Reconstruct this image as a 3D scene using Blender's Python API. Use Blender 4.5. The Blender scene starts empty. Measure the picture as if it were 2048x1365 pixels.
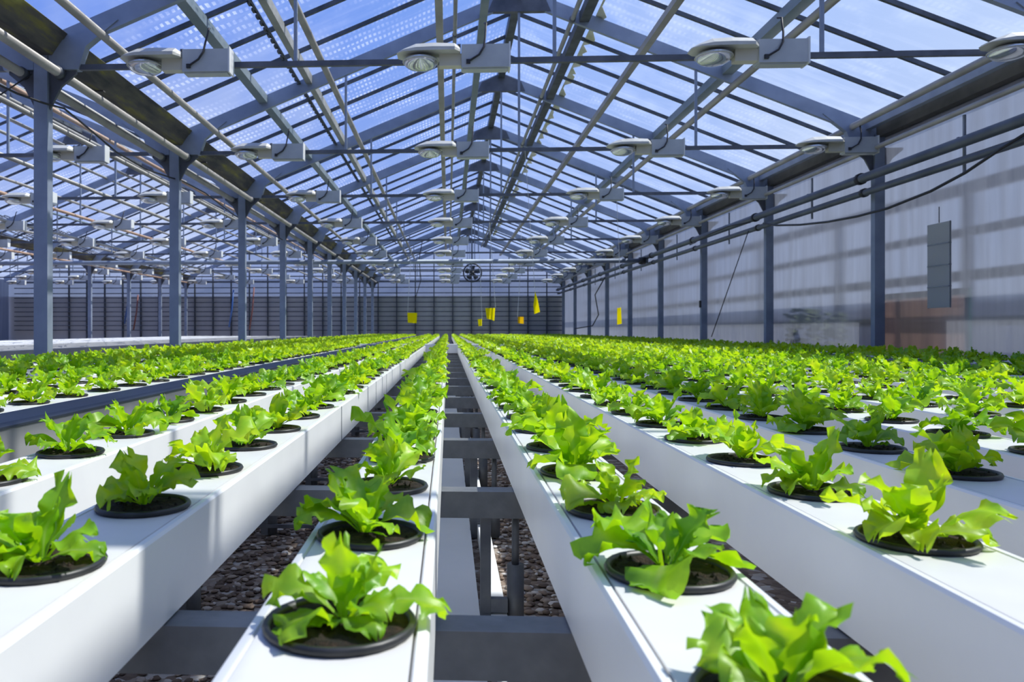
import bpy, math, random
from mathutils import Vector, Matrix
import numpy as np

SC = bpy.context.scene
COL = SC.collection
PI = math.pi
R = math.radians

# ------------------------------------------------------------------ camera
FPX = 1564.0
YAW = 0.0485
CAM_Z = 0.70
cd = bpy.data.cameras.new('camera')
cam = bpy.data.objects.new('camera', cd)
COL.objects.link(cam)
cam.location = (0, 0, CAM_Z)
cam.rotation_euler = (PI / 2, 0, YAW)
cd.sensor_width = 36.0
cd.lens = FPX / 2048 * 36.0
PX = 896 - FPX * math.tan(YAW)
PY = 660.0
cd.shift_x = (1024 - PX) / 2048
cd.shift_y = (PY - 682.5) / 2048
cd.clip_start = 0.02
cd.clip_end = 500
cd.dof.use_dof = True
cd.dof.focus_distance = 2.1
cd.dof.aperture_fstop = 9.0
SC.camera = cam


def project(x, y, z):
    ca, sa = math.cos(YAW), math.sin(YAW)
    xr = x * ca + y * sa
    d = y * ca - x * sa
    if d < 0.05:
        return None
    return PX + FPX * xr / d, PY - FPX * (z - CAM_Z) / d, d


# ------------------------------------------------------------------ materials
def mat(name):
    m = bpy.data.materials.new(name)
    m.use_nodes = True
    nt = m.node_tree
    nt.nodes.clear()
    out = nt.nodes.new('ShaderNodeOutputMaterial')
    return m, nt, out


def N(nt, kind, **kw):
    n = nt.nodes.new('ShaderNode' + kind)
    for k, v in kw.items():
        if k.startswith('_'):
            setattr(n, k[1:], v)
        else:
            n.inputs[k.replace('__', ' ')].default_value = v
    return n


def L(nt, a, b):
    nt.links.new(a, b)


def ramp(nt, fac, stops):
    r = nt.nodes.new('ShaderNodeValToRGB')
    e = r.color_ramp.elements
    while len(e) < len(stops):
        e.new(0.5)
    for i, (p, c) in enumerate(stops):
        e[i].position = p
        e[i].color = (*c, 1) if len(c) == 3 else c
    L(nt, fac, r.inputs[0])
    return r.outputs[0]


def noise(nt, scale, detail=3, coord='Object', vec=None, rough=0.55):
    n = N(nt, 'TexNoise', Scale=scale, Detail=detail, Roughness=rough)
    if vec is None:
        tc = nt.nodes.new('ShaderNodeTexCoord')
        vec = tc.outputs[coord]
    L(nt, vec, n.inputs['Vector'])
    return n.outputs['Fac']


def simple(name, c1, c2=None, rough=0.5, metal=0.0, scale=8, bump=0.0, lo=0.35, hi=0.65, spec=0.5):
    m, nt, out = mat(name)
    b = N(nt, 'BsdfPrincipled', Roughness=rough, Metallic=metal)
    b.inputs['Specular IOR Level'].default_value = spec
    if c2 is None:
        b.inputs['Base Color'].default_value = (*c1, 1)
    else:
        f = noise(nt, scale, 4)
        L(nt, ramp(nt, f, [(lo, c1), (hi, c2)]), b.inputs['Base Color'])
    if bump:
        f2 = noise(nt, scale * 4, 4)
        bp = N(nt, 'Bump', Strength=bump, Distance=0.01)
        L(nt, f2, bp.inputs['Height'])
        L(nt, bp.outputs[0], b.inputs['Normal'])
    L(nt, b.outputs[0], out.inputs[0])
    return m


M = {}
M['steel'] = simple('galvanised_steel', (.23, .275, .36), (.31, .36, .46), .5, .25, 3)
M['steel_dark'] = simple('dark_bracket_steel', (.085, .095, .115), (.14, .15, .18), .55, .3, 5)
M['purlin'] = simple('weathered_purlin', (.26, .27, .27), (.38, .39, .38), .6, .2, 2.5)
M['purlin_green'] = simple('blue_green_purlin', (.17, .23, .28), (.26, .31, .35), .55, .2, 2.0)
M['pipe'] = simple('aluminium_pipe', (.30, .29, .275), (.43, .415, .39), .5, .2, 2.2)
M['pipe_rust'] = simple('rusty_pipe', (.42, .26, .18), (.55, .42, .33), .6, .1, 1.5)
M['pipe_dark'] = simple('dark_pipe', (.085, .10, .125), (.13, .15, .18), .45, .2, 2)
M['bar'] = simple('glazing_bar', (.05, .06, .075), (.10, .115, .14), .6, .2, 6)
M['white'] = simple('white_plastic', (.80, .80, .80), (.85, .85, .84), .32, 0, 5)
M['lid'] = simple('white_lid_plastic', (.70, .69, .67), (.75, .74, .72), .40, 0, 7)
M['seam'] = simple('grey_seam', (.28, .29, .31), None, .5)
M['rail_grey'] = simple('grey_rail', (.22, .25, .30), (.29, .32, .37), .45, .2, 2)
M['rail_dark'] = simple('slate_rail', (.045, .055, .08), (.075, .09, .12), .55, .0, 2)
M['rail_face'] = simple('rail_face_grey', (.28, .28, .28), (.36, .36, .36), .5, .1, 2)
M['beam'] = simple('bench_beam_steel', (.13, .14, .15), (.22, .23, .24), .55, .3, 9, .1)
M['leg'] = simple('bench_leg_steel', (.11, .12, .14), (.19, .20, .21), .55, .3, 12)
M['pot'] = simple('black_pot_plastic', (.012, .013, .014), (.03, .03, .032), .42, 0, 30)
M['soil'] = simple('potting_soil', (.008, .006, .005), (.050, .028, .017), .95, 0, 120, .8)
M['lamp_body'] = simple('lamp_aluminium', (.50, .50, .47), (.60, .60, .57), .5, .15, 6)
M['lamp_box'] = simple('lamp_ballast_grey', (.40, .43, .46), (.50, .53, .55), .45, .1, 4)
M['lamp_end'] = simple('lamp_end_white', (.72, .74, .75), None, .45)
M['lamp_neck'] = simple('lamp_neck_cream', (.58, .56, .48), None, .5)
M['cable'] = simple('black_rubber', (.01, .011, .014), (.022, .022, .026), .5, 0, 10)
M['string'] = simple('white_string', (.62, .64, .66), None, .8)


def card_mat(name, c, through=.25):
    m, nt, out = mat(name)
    d = N(nt, 'BsdfDiffuse')
    d.inputs[0].default_value = (*c, 1)
    t = N(nt, 'BsdfTranslucent')
    t.inputs[0].default_value = (*c, 1)
    mx = N(nt, 'MixShader')
    mx.inputs[0].default_value = through
    L(nt, d.outputs[0], mx.inputs[1])
    L(nt, t.outputs[0], mx.inputs[2])
    L(nt, mx.outputs[0], out.inputs[0])
    return m


M['yellow'] = card_mat('yellow_sticky_card', (1.0, .86, .005), .15)
M['orange'] = card_mat('amber_sticky_card', (1.0, .62, .01), .15)
M['cabinet'] = card_mat('pale_grey_panel', (.93, .93, .90), .7)
M['screen'] = card_mat('reddish_screen_cloth', (.78, .64, .57), .55)
M['fan'] = simple('fan_black', (.02, .022, .026), (.05, .052, .06), .5, .2, 6)
M['path'] = simple('pale_concrete', (.76, .78, .80), (.82, .83, .84), .7, 0, 3, .08)
M['wall_low'] = simple('grey_sheet', (.46, .46, .47), (.58, .58, .59), .6, .0, .35)

M['brick'] = simple('reddish_board', (.72, .46, .36), (.80, .55, .45), .8, 0, 4)
M['green_edge'] = simple('green_paint', (.10, .38, .30), None, .5)
M['bush'] = simple('bush_leaves', (.06, .09, .04), (.13, .17, .08), .8, 0, 12)
M['ground'] = simple('pale_ground', (.42, .40, .37), (.55, .53, .50), .9, 0, .8)
M['seal'] = simple('peeling_seal', (.55, .56, .42), (.78, .78, .74), .7, 0, 5)
M['red_paint'] = simple('dull_red_pipe', (.20, .07, .06), None, .6)
M['blue_hose'] = simple('blue_hose_plastic', (.03, .10, .32), None, .45)


def gravel_mat(name, stops, scale):
    m, nt, out = mat(name)
    b = N(nt, 'BsdfPrincipled', Roughness=.85)
    tc = nt.nodes.new('ShaderNodeTexCoord')
    v = N(nt, 'TexVoronoi', Scale=scale)
    L(nt, tc.outputs['Object'], v.inputs['Vector'])
    sep = nt.nodes.new('ShaderNodeSeparateColor')
    L(nt, v.outputs['Color'], sep.inputs[0])
    L(nt, ramp(nt, sep.outputs[0], stops), b.inputs['Base Color'])
    bp = N(nt, 'Bump', Strength=.8, Distance=.02)
    inv = N(nt, 'Math', _operation='SUBTRACT')
    inv.inputs[0].default_value = 1
    L(nt, v.outputs['Distance'], inv.inputs[1])
    L(nt, inv.outputs[0], bp.inputs['Height'])
    L(nt, bp.outputs[0], b.inputs['Normal'])
    L(nt, b.outputs[0], out.inputs[0])
    return m


M['gravel'] = gravel_mat('gravel_bed', [(0, (.12, .085, .065)), (.5, (.24, .18, .14)), (.8, (.34, .29, .25)), (1, (.5, .48, .46))], 38)


def pebble_mat():
    m, nt, out = mat('pebble_stone')
    b = N(nt, 'BsdfPrincipled', Roughness=.8)
    a = nt.nodes.new('ShaderNodeAttribute')
    a.attribute_name = 'tone'
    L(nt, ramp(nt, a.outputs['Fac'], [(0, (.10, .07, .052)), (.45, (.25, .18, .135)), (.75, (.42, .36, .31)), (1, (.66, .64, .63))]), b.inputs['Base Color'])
    L(nt, b.outputs[0], out.inputs[0])
    return m


M['pebble'] = pebble_mat()


def leaf_mat():
    m, nt, out = mat('lettuce_leaf')
    tc = nt.nodes.new('ShaderNodeTexCoord')
    sep = nt.nodes.new('ShaderNodeSeparateXYZ')
    L(nt, tc.outputs['UV'], sep.inputs[0])
    # pale midrib and petiole, plus fine side veins
    ab = N(nt, 'Math', _operation='ABSOLUTE')
    sub = N(nt, 'Math', _operation='SUBTRACT')
    L(nt, sep.outputs[0], sub.inputs[0])
    sub.inputs[1].default_value = .5
    L(nt, sub.outputs[0], ab.inputs[0])
    rib = N(nt, 'MapRange')
    L(nt, ab.outputs[0], rib.inputs[0])
    rib.inputs[1].default_value = .015
    rib.inputs[2].default_value = .09
    rib.inputs[3].default_value = 1
    rib.inputs[4].default_value = 0
    pet = N(nt, 'MapRange')
    L(nt, sep.outputs[1], pet.inputs[0])
    pet.inputs[1].default_value = .15
    pet.inputs[2].default_value = .95
    pet.inputs[3].default_value = 1
    pet.inputs[4].default_value = 0
    mul = N(nt, 'Math', _operation='MULTIPLY')
    L(nt, rib.outputs[0], mul.inputs[0])
    L(nt, pet.outputs[0], mul.inputs[1])
    # per-plant tone variation
    oi = nt.nodes.new('ShaderNodeObjectInfo')
    f = noise(nt, 30, 3)
    add = N(nt, 'Math', _operation='ADD')
    L(nt, f, add.inputs[0])
    ml2 = N(nt, 'Math', _operation='MULTIPLY')
    L(nt, oi.outputs['Random'], ml2.inputs[0])
    ml2.inputs[1].default_value = .35
    L(nt, ml2.outputs[0], add.inputs[1])
    base = ramp(nt, add.outputs[0], [(.35, (.12, .33, .010)), (.65, (.25, .52, .012)), (.95, (.44, .68, .018))])
    tr = ramp(nt, add.outputs[0], [(.35, (.36, .70, .006)), (.65, (.55, .86, .008)), (.95, (.78, .92, .012))])
    mx = N(nt, 'Mix', _data_type='RGBA')
    L(nt, mul.outputs[0], mx.inputs[0])
    L(nt, base, mx.inputs[6])
    mx.inputs[7].default_value = (.42, .58, .15, 1)
    d = N(nt, 'BsdfDiffuse')
    L(nt, mx.outputs[2], d.inputs[0])
    t = N(nt, 'BsdfTranslucent')
    L(nt, tr, t.inputs[0])
    g = N(nt, 'BsdfGlossy', Roughness=.42)
    g.inputs[0].default_value = (1, 1, 1, 1)
    m1 = N(nt, 'MixShader')
    m1.inputs[0].default_value = .52
    L(nt, d.outputs[0], m1.inputs[1])
    L(nt, t.outputs[0], m1.inputs[2])
    m2 = N(nt, 'MixShader')
    m2.inputs[0].default_value = .035
    L(nt, m1.outputs[0], m2.inputs[1])
    L(nt, g.outputs[0], m2.inputs[2])
    L(nt, m2.outputs[0], out.inputs[0])
    return m


M['leaf'] = leaf_mat()


def glass_mat(name, tint, base_dirt, dash):
    """clear roof pane with dried droplets, wiped streaks and rows of condensation dashes"""
    m, nt, out = mat(name)
    tc = nt.nodes.new('ShaderNodeTexCoord')
    sep = nt.nodes.new('ShaderNodeSeparateXYZ')
    L(nt, tc.outputs['Object'], sep.inputs[0])
    n1 = noise(nt, .55, 3)
    n2 = noise(nt, 2.2, 5)
    mp = N(nt, 'Mapping')
    mp.inputs['Scale'].default_value = (.5, 9, 1)
    L(nt, tc.outputs['Object'], mp.inputs[0])
    n3 = noise(nt, 1.0, 4, vec=mp.outputs[0])
    st = ramp(nt, n3, [(.5, (0, 0, 0)), (.75, (1, 1, 1))])
    cl = ramp(nt, n2, [(.45, (0, 0, 0)), (.8, (1, 1, 1))])

    def sine(src, freq, thr):
        a = N(nt, 'Math', _operation='MULTIPLY')
        L(nt, src, a.inputs[0])
        a.inputs[1].default_value = freq
        s = N(nt, 'Math', _operation='SINE')
        L(nt, a.outputs[0], s.inputs[0])
        g = N(nt, 'MapRange')
        L(nt, s.outputs[0], g.inputs[0])
        g.inputs[1].default_value = thr
        g.inputs[2].default_value = thr + .25
        return g.outputs[0]

    def mulv(a, b):
        x = N(nt, 'Math', _operation='MULTIPLY')
        for i, q in enumerate((a, b)):
            if isinstance(q, (int, float)):
                x.inputs[i].default_value = q
            else:
                L(nt, q, x.inputs[i])
        return x.outputs[0]

    def addv(a, b):
        x = N(nt, 'Math', _operation='ADD')
        for i, q in enumerate((a, b)):
            if isinstance(q, (int, float)):
                x.inputs[i].default_value = q
            else:
                L(nt, q, x.inputs[i])
        return x.outputs[0]

    wob = addv(sep.outputs[1], mulv(n2, .25))
    d = mulv(sine(addv(sep.outputs[0], mulv(n2, .05)), 2 * PI / .05, -.2), sine(wob, 2 * PI / .16, .0))
    mask = ramp(nt, n1, [(.40, (0, 0, 0)), (.58, (1, 1, 1))])
    mask2 = ramp(nt, n2, [(.40, (0, 0, 0)), (.55, (1, 1, 1))])
    d = mulv(mulv(d, mask), mask2)
    fac = addv(addv(base_dirt, mulv(st, .07)), addv(mulv(cl, .10), mulv(d, dash)))
    t = N(nt, 'BsdfTransparent')
    t.inputs[0].default_value = (*tint, 1)
    tl = N(nt, 'BsdfTranslucent')
    tl.inputs[0].default_value = (.80, .84, .90, 1)
    mx = N(nt, 'MixShader')
    L(nt, fac, mx.inputs[0])
    L(nt, t.outputs[0], mx.inputs[1])
    L(nt, tl.outputs[0], mx.inputs[2])
    L(nt, mx.outputs[0], out.inputs[0])
    return m


M['glass_l'] = glass_mat('roof_glass_streaked', (.94, .97, 1.0), .03, .55)
M['glass_r'] = glass_mat('roof_glass_hazy', (.92, .97, 1.0), .06, .06)


def poly_mat(name, col, rough, fac_lo, fac_hi):
    """twin-wall polycarbonate: blurred see-through plus milky scatter"""
    m, nt, out = mat(name)
    rf = N(nt, 'BsdfRefraction', Roughness=rough, IOR=1.02)
    rf.inputs[0].default_value = (.86, .88, .92, 1)
    tl = N(nt, 'BsdfTranslucent')
    tl.inputs[0].default_value = (*col, 1)
    gl = N(nt, 'BsdfGlossy', Roughness=.35)
    gl.inputs[0].default_value = (.6, .65, .7, 1)
    tc = nt.nodes.new('ShaderNodeTexCoord')
    mp = N(nt, 'Mapping')
    mp.inputs['Scale'].default_value = (1, 6, .5)
    L(nt, tc.outputs['Object'], mp.inputs[0])
    nz = noise(nt, 1.2, 4, vec=mp.outputs[0])
    fac = N(nt, 'MapRange')
    L(nt, nz, fac.inputs[0])
    fac.inputs[1].default_value = .35
    fac.inputs[2].default_value = .65
    fac.inputs[3].default_value = fac_lo
    fac.inputs[4].default_value = fac_hi
    mx = N(nt, 'MixShader')
    L(nt, fac.outputs[0], mx.inputs[0])
    L(nt, rf.outputs[0], mx.inputs[1])
    L(nt, tl.outputs[0], mx.inputs[2])
    m2 = N(nt, 'MixShader')
    m2.inputs[0].default_value = .08
    L(nt, mx.outputs[0], m2.inputs[1])
    L(nt, gl.outputs[0], m2.inputs[2])
    L(nt, m2.outputs[0], out.inputs[0])
    return m


M['poly'] = poly_mat('polycarbonate_wall', (.38, .41, .47), .42, .30, .50)
M['poly_end'] = poly_mat('polycarbonate_gable', (.55, .58, .64), .25, .4, .55)


def moss_mat():
    m, nt, out = mat('mossy_gutter')
    b = N(nt, 'BsdfPrincipled', Roughness=.8)
    tc = nt.nodes.new('ShaderNodeTexCoord')
    mp = N(nt, 'Mapping')
    mp.inputs['Scale'].default_value = (5, .9, 5)
    L(nt, tc.outputs['Object'], mp.inputs[0])
    f = noise(nt, 1.6, 5, vec=mp.outputs[0])
    L(nt, ramp(nt, f, [(.40, (.045, .045, .05)), (.54, (.10, .095, .08)), (.63, (.18, .165, .05)), (.74, (.32, .31, .08))]), b.inputs['Base Color'])
    L(nt, b.outputs[0], out.inputs[0])
    return m


M['moss'] = moss_mat()
M['gutter_dark'] = simple('dark_eave_gutter', (.05, .05, .05), (.11, .105, .10), .8, .1, 2)


def lens_mat():
    m, nt, out = mat('lamp_lens')
    b = N(nt, 'BsdfPrincipled', Roughness=.12, Metallic=.75)
    b.inputs['Base Color'].default_value = (.72, .75, .78, 1)
    L(nt, b.outputs[0], out.inputs[0])
    return m


M['lens'] = lens_mat()

# ------------------------------------------------------------------ mesh builder


class MB:
    def __init__(s):
        s.v, s.f, s.uv = [], [], []

    def add(s, vs, fs):
        o = len(s.v)
        s.v += [tuple(p) for p in vs]
        s.f += [tuple(i + o for i in f) for f in fs]

    def box(s, x0, x1, y0, y1, z0, z1):
        vs = [(x, y, z) for z in (z0, z1) for y in (y0, y1) for x in (x0, x1)]
        s.add(vs, [(0, 2, 3, 1), (4, 5, 7, 6), (0, 1, 5, 4), (2, 6, 7, 3), (0, 4, 6, 2), (1, 3, 7, 5)])
        return s

    def bar(s, p0, p1, w, h, up=(0, 0, 1)):
        p0, p1 = Vector(p0), Vector(p1)
        d = (p1 - p0).normalized()
        u = Vector(up)
        sd = d.cross(u).normalized()
        u = sd.cross(d).normalized()
        vs = []
        for p in (p0, p1):
            for a, b in ((-1, -1), (1, -1), (1, 1), (-1, 1)):
                vs.append(p + sd * (a * w / 2) + u * (b * h / 2))
        s.add(vs, [(3, 2, 1, 0), (4, 5, 6, 7), (0, 1, 5, 4), (1, 2, 6, 5), (2, 3, 7, 6), (3, 0, 4, 7)])
        return s

    def tube(s, pts, r, n=8, cap=True):
        pts = [Vector(p) for p in pts]
        o = len(s.v)
        prev = None
        for i, p in enumerate(pts):
            t = (pts[min(i + 1, len(pts) - 1)] - pts[max(i - 1, 0)]).normalized()
            a = Vector((0, 0, 1)) if abs(t.z) < .9 else Vector((1, 0, 0))
            if prev is not None:
                a = prev
            sd = t.cross(a).normalized()
            u = sd.cross(t).normalized()
            prev = u
            for k in range(n):
                q = 2 * PI * k / n
                s.v.append(tuple(p + sd * (r * math.cos(q)) + u * (r * math.sin(q))))
        for i in range(len(pts) - 1):
            for k in range(n):
                a, b = o + i * n + k, o + i * n + (k + 1) % n
                s.f.append((a, b, b + n, a + n))
        if cap:
            s.f.append(tuple(o + k for k in reversed(range(n))))
            s.f.append(tuple(o + (len(pts) - 1) * n + k for k in range(n)))
        return s

    def prism(s, prof, y0, y1):
        """profile in x,z extruded along y"""
        n = len(prof)
        vs = [(x, y0, z) for x, z in prof] + [(x, y1, z) for x, z in prof]
        fs = [tuple(range(n)), tuple(reversed(range(n, 2 * n)))]
        for k in range(n):
            j = (k + 1) % n
            fs.append((k, k + n, j + n, j))
        s.add(vs, fs)
        return s

    def lathe(s, prof, n=24, c=(0, 0, 0), axis='z'):
        o = len(s.v)
        for r, z in prof:
            for k in range(n):
                q = 2 * PI * k / n
                a, b = r * math.cos(q), r * math.sin(q)
                p = (a, b, z) if axis == 'z' else (a, z, b)
                s.v.append((p[0] + c[0], p[1] + c[1], p[2] + c[2]))
        for i in range(len(prof) - 1):
            for k in range(n):
                a, b = o + i * n + k, o + i * n + (k + 1) % n
                s.f.append((a, b, b + n, a + n))
        return s

    def mesh(s, name, m, smooth=False):
        me = bpy.data.meshes.new(name)
        me.from_pydata(s.v, [], s.f)
        if s.uv:
            ul = me.uv_layers.new(name='UVMap')
            li = np.empty(len(me.loops), dtype=np.int32)
            me.loops.foreach_get('vertex_index', li)
            ul.data.foreach_set('uv', np.array(s.uv, dtype=np.float32)[li].ravel())
        if smooth:
            me.polygons.foreach_set('use_smooth', [True] * len(me.polygons))
        if m is not None:
            me.materials.append(m)
        me.update()
        return me

    def build(s, name, m, parent=None, smooth=False):
        o = bpy.data.objects.new(name, s.mesh(name, m, smooth))
        COL.objects.link(o)
        if parent is not None:
            o.parent = parent
        return o


def thing(name, label, cat, loc=(0, 0, 0), group=None, rz=0):
    o = bpy.data.objects.new(name, None)
    o.empty_display_size = .05
    COL.objects.link(o)
    o.location = loc
    o.rotation_euler = (0, 0, rz)
    return tag(o, label, cat, group)


def tag(o, label, cat, group=None):
    o['label'] = label
    o['category'] = cat
    if group:
        o['group'] = group
    return o


def structure(o, label=None):
    o['kind'] = 'structure'
    if label:
        o['label'] = label
    return o


KIDS = {}


def dup(root, loc, label, group=None, rz=None, scale=None):
    r = root.copy()
    COL.objects.link(r)
    r.location = loc
    if rz is not None:
        r.rotation_euler = (0, 0, rz)
    if scale is not None:
        r.scale = (scale,) * 3
    r['label'] = label
    if group:
        r['group'] = group
    if root.name not in KIDS:
        KIDS[root.name] = [(ch, list(ch.children)) for ch in root.children]
    for ch, gk in KIDS[root.name]:
        c = ch.copy()
        COL.objects.link(c)
        c.parent = r
        for g in gk:
            d = g.copy()
            COL.objects.link(d)
            d.parent = c
    return r


_O = 'zeroth first second third fourth fifth sixth seventh eighth ninth tenth eleventh twelfth thirteenth fourteenth fifteenth sixteenth seventeenth eighteenth nineteenth'.split()


def ordw(n):
    if n < 20:
        return _O[n]
    tens = ['', '', 'twenty', 'thirty', 'forty', 'fifty', 'sixty', 'seventy']
    if n % 10 == 0:
        return tens[n // 10][:-1] + 'ieth'
    return tens[n // 10] + '-' + _O[n % 10]


# ------------------------------------------------------------------ layout constants
BAY = 3.0
XL, XR = -3.20, 4.83           # post rows
SPAN = 8.03
RISE = 1.64
EAVE = CAM_Z + 2.21            # rafter centre line at the post rows
RIDGE = EAVE + RISE
TIE = CAM_Z + 2.07
SLOPE = RISE / (SPAN / 2)
SPANS = [('main bay', XL), ('second bay', XL - SPAN), ('third bay', XL - 2 * SPAN)]
YEND = 33.5
GH = 0.25                      # camera height over the gutter tops
GTOP = CAM_Z - GH              # .45
GD = 0.115
GW = 0.155


def roof_z(x, x0):
    """rafter centre line height in the span starting at x0"""
    u = x - x0
    return EAVE + SLOPE * (u if u < SPAN / 2 else SPAN - u)


def solve(ratio, left, off=0.0):
    """x on the main roof (plane shifted by off) that lies on the line of sight x = ratio*height"""
    if left:
        h = (2.21 + off + SLOPE * (-XL)) / (1 - SLOPE * ratio)
    else:
        h = (2.21 + off + SLOPE * XR) / (1 + SLOPE * ratio)
    return ratio * h, h + CAM_Z


# ------------------------------------------------------------------ setting: floor, path, outside ground
fl = MB().box(-28, 5.0, -3, 34.2, -.12, 0).build('floor', M['gravel'])
structure(fl, 'dark brown gravel floor under the benches')
gr = MB().box(5.0, 60, -30, 90, -.14, -.02).build('ground', M['ground'])
structure(gr, 'pale ground outside the polycarbonate wall')
pt = MB().box(-.42, .075, -.5, 12.0, .001, .03).build('path', M['path'])
structure(MB().box(-4.9, -3.45, 2, YEND - .5, .001, .02).build('path', M['rail_grey']), 'grey aisle floor beyond the left post row')
structure(pt, 'pale concrete strip running under the central gap')
pt2 = MB().box(.098, .135, .3, 12.0, .001, .05).build('trim_1', M['path'])
structure(pt2, 'pale kerb strip beside the concrete path')

# pebbles lying on the gravel in the parts of the gap one can look into
rng = np.random.default_rng(5)


def pebble_bed():
    base = MB().lathe([(0.001, -.5), (.62, -.38), (1, 0), (.66, .4), (.001, .52)], 7)
    bv = np.array(base.v)
    spots = []
    for k in range(9500):
        if k % 2:
            x = rng.uniform(.15, .46)
        else:
            x = rng.uniform(-1.0, -.44)
        y = .6 + 4.4 * rng.random() ** 1.5
        spots.append((x, y))
    vs, fs, tone = [], [], []
    for i, (x, y) in enumerate(spots):
        s = rng.uniform(.0045, .0125)
        sc = np.array([s * rng.uniform(.8, 1.4), s * rng.uniform(.8, 1.4), s * rng.uniform(.6, 1.0)])
        a = rng.uniform(0, 6.28)
        rot = np.array([[math.cos(a), -math.sin(a), 0], [math.sin(a), math.cos(a), 0], [0, 0, 1]])
        p = (bv * sc) @ rot.T + np.array([x, y, sc[2] * .45])
        o = len(vs)
        vs += p.tolist()
        fs += [tuple(q + o for q in f) for f in base.f]
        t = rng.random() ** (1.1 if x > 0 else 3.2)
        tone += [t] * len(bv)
    mb = MB()
    mb.v, mb.f = vs, fs
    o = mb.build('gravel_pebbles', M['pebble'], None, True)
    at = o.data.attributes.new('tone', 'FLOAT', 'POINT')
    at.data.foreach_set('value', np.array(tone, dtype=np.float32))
    o['kind'] = 'stuff'
    tag(o, 'loose brown and grey pebbles on the floor between bench legs', 'pebbles')


pebble_bed()

# ------------------------------------------------------------------ setting: walls
wr = MB()
wr.box(4.90, 4.915, -1, YEND, 0, CAM_Z + 2.16)
wr = structure(wr.build('wall_right', M['poly']), 'frosted polycarbonate side wall behind the row of steel posts')
MB().box(4.885, 4.93, -1, YEND, 0, .16).build('plinth', M['path'], wr)
wl = structure(MB().box(-19.35, -19.3, -4, YEND, 0, CAM_Z + 2.2).build('wall_left', M['poly']), 'polycarbonate side wall beyond the far left bays')
wf = structure(MB().box(-19.3, 5.05, -4.1, -4.0, 0, RIDGE).build('wall_front', M['poly']), 'polycarbonate end wall behind the viewer')
wb = structure(MB().box(-28, 4.9, YEND + .1, YEND + .2, 0, CAM_Z + 1.45).build('wall_back', M['wall_low']), 'grey end wall crossed by thin pipes and mullions')
MB().box(-28, 4.9, YEND + .11, YEND + .13, CAM_Z + 1.45, EAVE).build('translucent_band', M['poly_end'], wb)
for nm, x0 in SPANS:
    g = MB()
    g.add([(x0, YEND + .12, EAVE), (x0 + SPAN, YEND + .12, EAVE), (x0 + SPAN / 2, YEND + .12, RIDGE)], [(0, 1, 2)])
    g.build('gable_sheet', M['poly_end'], wb)
x = 4.2
while x > -18:
    top = max(roof_z(x, x0) for nm, x0 in SPANS if x0 <= x <= x0 + SPAN) if x > XL - 2 * SPAN else EAVE
    MB().box(x - .02, x + .02, YEND - .02, YEND + .08, 0, top).build('mullion', M['bar'], wb)
    x -= .8
for k, h in enumerate([-.02, .18, .38, .58, .78, .98, 1.18, 1.38, 1.58, 1.82, 2.05, 2.3, 2.5, 2.7]):
    MB().tube([(-19, YEND - .08, CAM_Z + h), (4.85, YEND - .08, CAM_Z + h)], .022, 6).build('wall_pipe', M['bar'], wb)

# ------------------------------------------------------------------ setting: glazed roof slopes
nslope = 0
for si, (nm, x0) in enumerate(SPANS):
    for left in (True, False):
        xa, xb = (x0 + .14, x0 + SPAN / 2) if left else (x0 + SPAN / 2, x0 + SPAN - .14)
        za, zb = roof_z(xa, x0) + .115, roof_z(xb, x0) + .115
        y0 = -3.0 if si == 0 else 0.0
        g = MB()
        g.add([(xa, y0, za), (xb, y0, zb), (xb, YEND + .1, zb), (xa, YEND + .1, za)], [(0, 1, 2, 3)])
        o = g.build('ceiling', M['glass_l'] if left else M['glass_r'])
        structure(o, 'sloping glass roof of the %s, %s slope' % (nm, 'left' if left else 'right'))
        nn = int(round((YEND - y0) / .75))
        for k in range(nn + 1):
            y = y0 + .75 * k
            if si and (y < (3 if si == 1 else 12)):
                continue
            if k % 4 == 0:
                continue
            MB().bar((xa, y, za - .025), (xb, y, zb - .025), .032, .04).build('glazing_bar', M['bar'], o)

# ------------------------------------------------------------------ steel posts with brackets


def post_proto():
    t = thing('steel_post', '', 'post')
    MB().box(-.055, .055, 0, .085, .012, EAVE - .02).build('shaft', M['steel'], t)
    MB().box(-.10, .10, -.05, .14, 0, .012).build('foot_plate', M['steel_dark'], t)
    for s in (-1, 1):
        b = MB()
        prof = [(s * .055, TIE - .33), (s * .055, TIE - .024), (s * .27, TIE - .024), (s * .27, TIE - .05), (s * .15, TIE - .15)]
        b.prism(prof if s < 0 else list(reversed(prof)), .03, .055)
        b.build('bracket', M['steel_dark'], t)
    return t


post0 = post_proto()
first = True


def put_post(x, n, label, grp):
    global first
    if first:
        post0.location = (x, BAY * n, 0)
        post0['label'] = label
        post0['group'] = grp
        first = False
    else:
        dup(post0, (x, BAY * n, 0), label, grp)


for n in range(2, 12):
    put_post(XL, n, 'blue-grey steel post, %s from front in the row left of the lettuce' % ordw(n - 1), 'posts left of the lettuce beds')
for n in range(3, 12):
    put_post(XR, n, 'blue-grey steel post, %s from front against the polycarbonate wall' % ordw(n - 2), 'posts along the polycarbonate wall')
for n in range(7, 12):
    put_post(XL - SPAN, n, 'thin steel post, %s from front in the distant second row on the left' % ordw(n - 6), 'posts of the second row')

# ------------------------------------------------------------------ roof trusses


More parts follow.
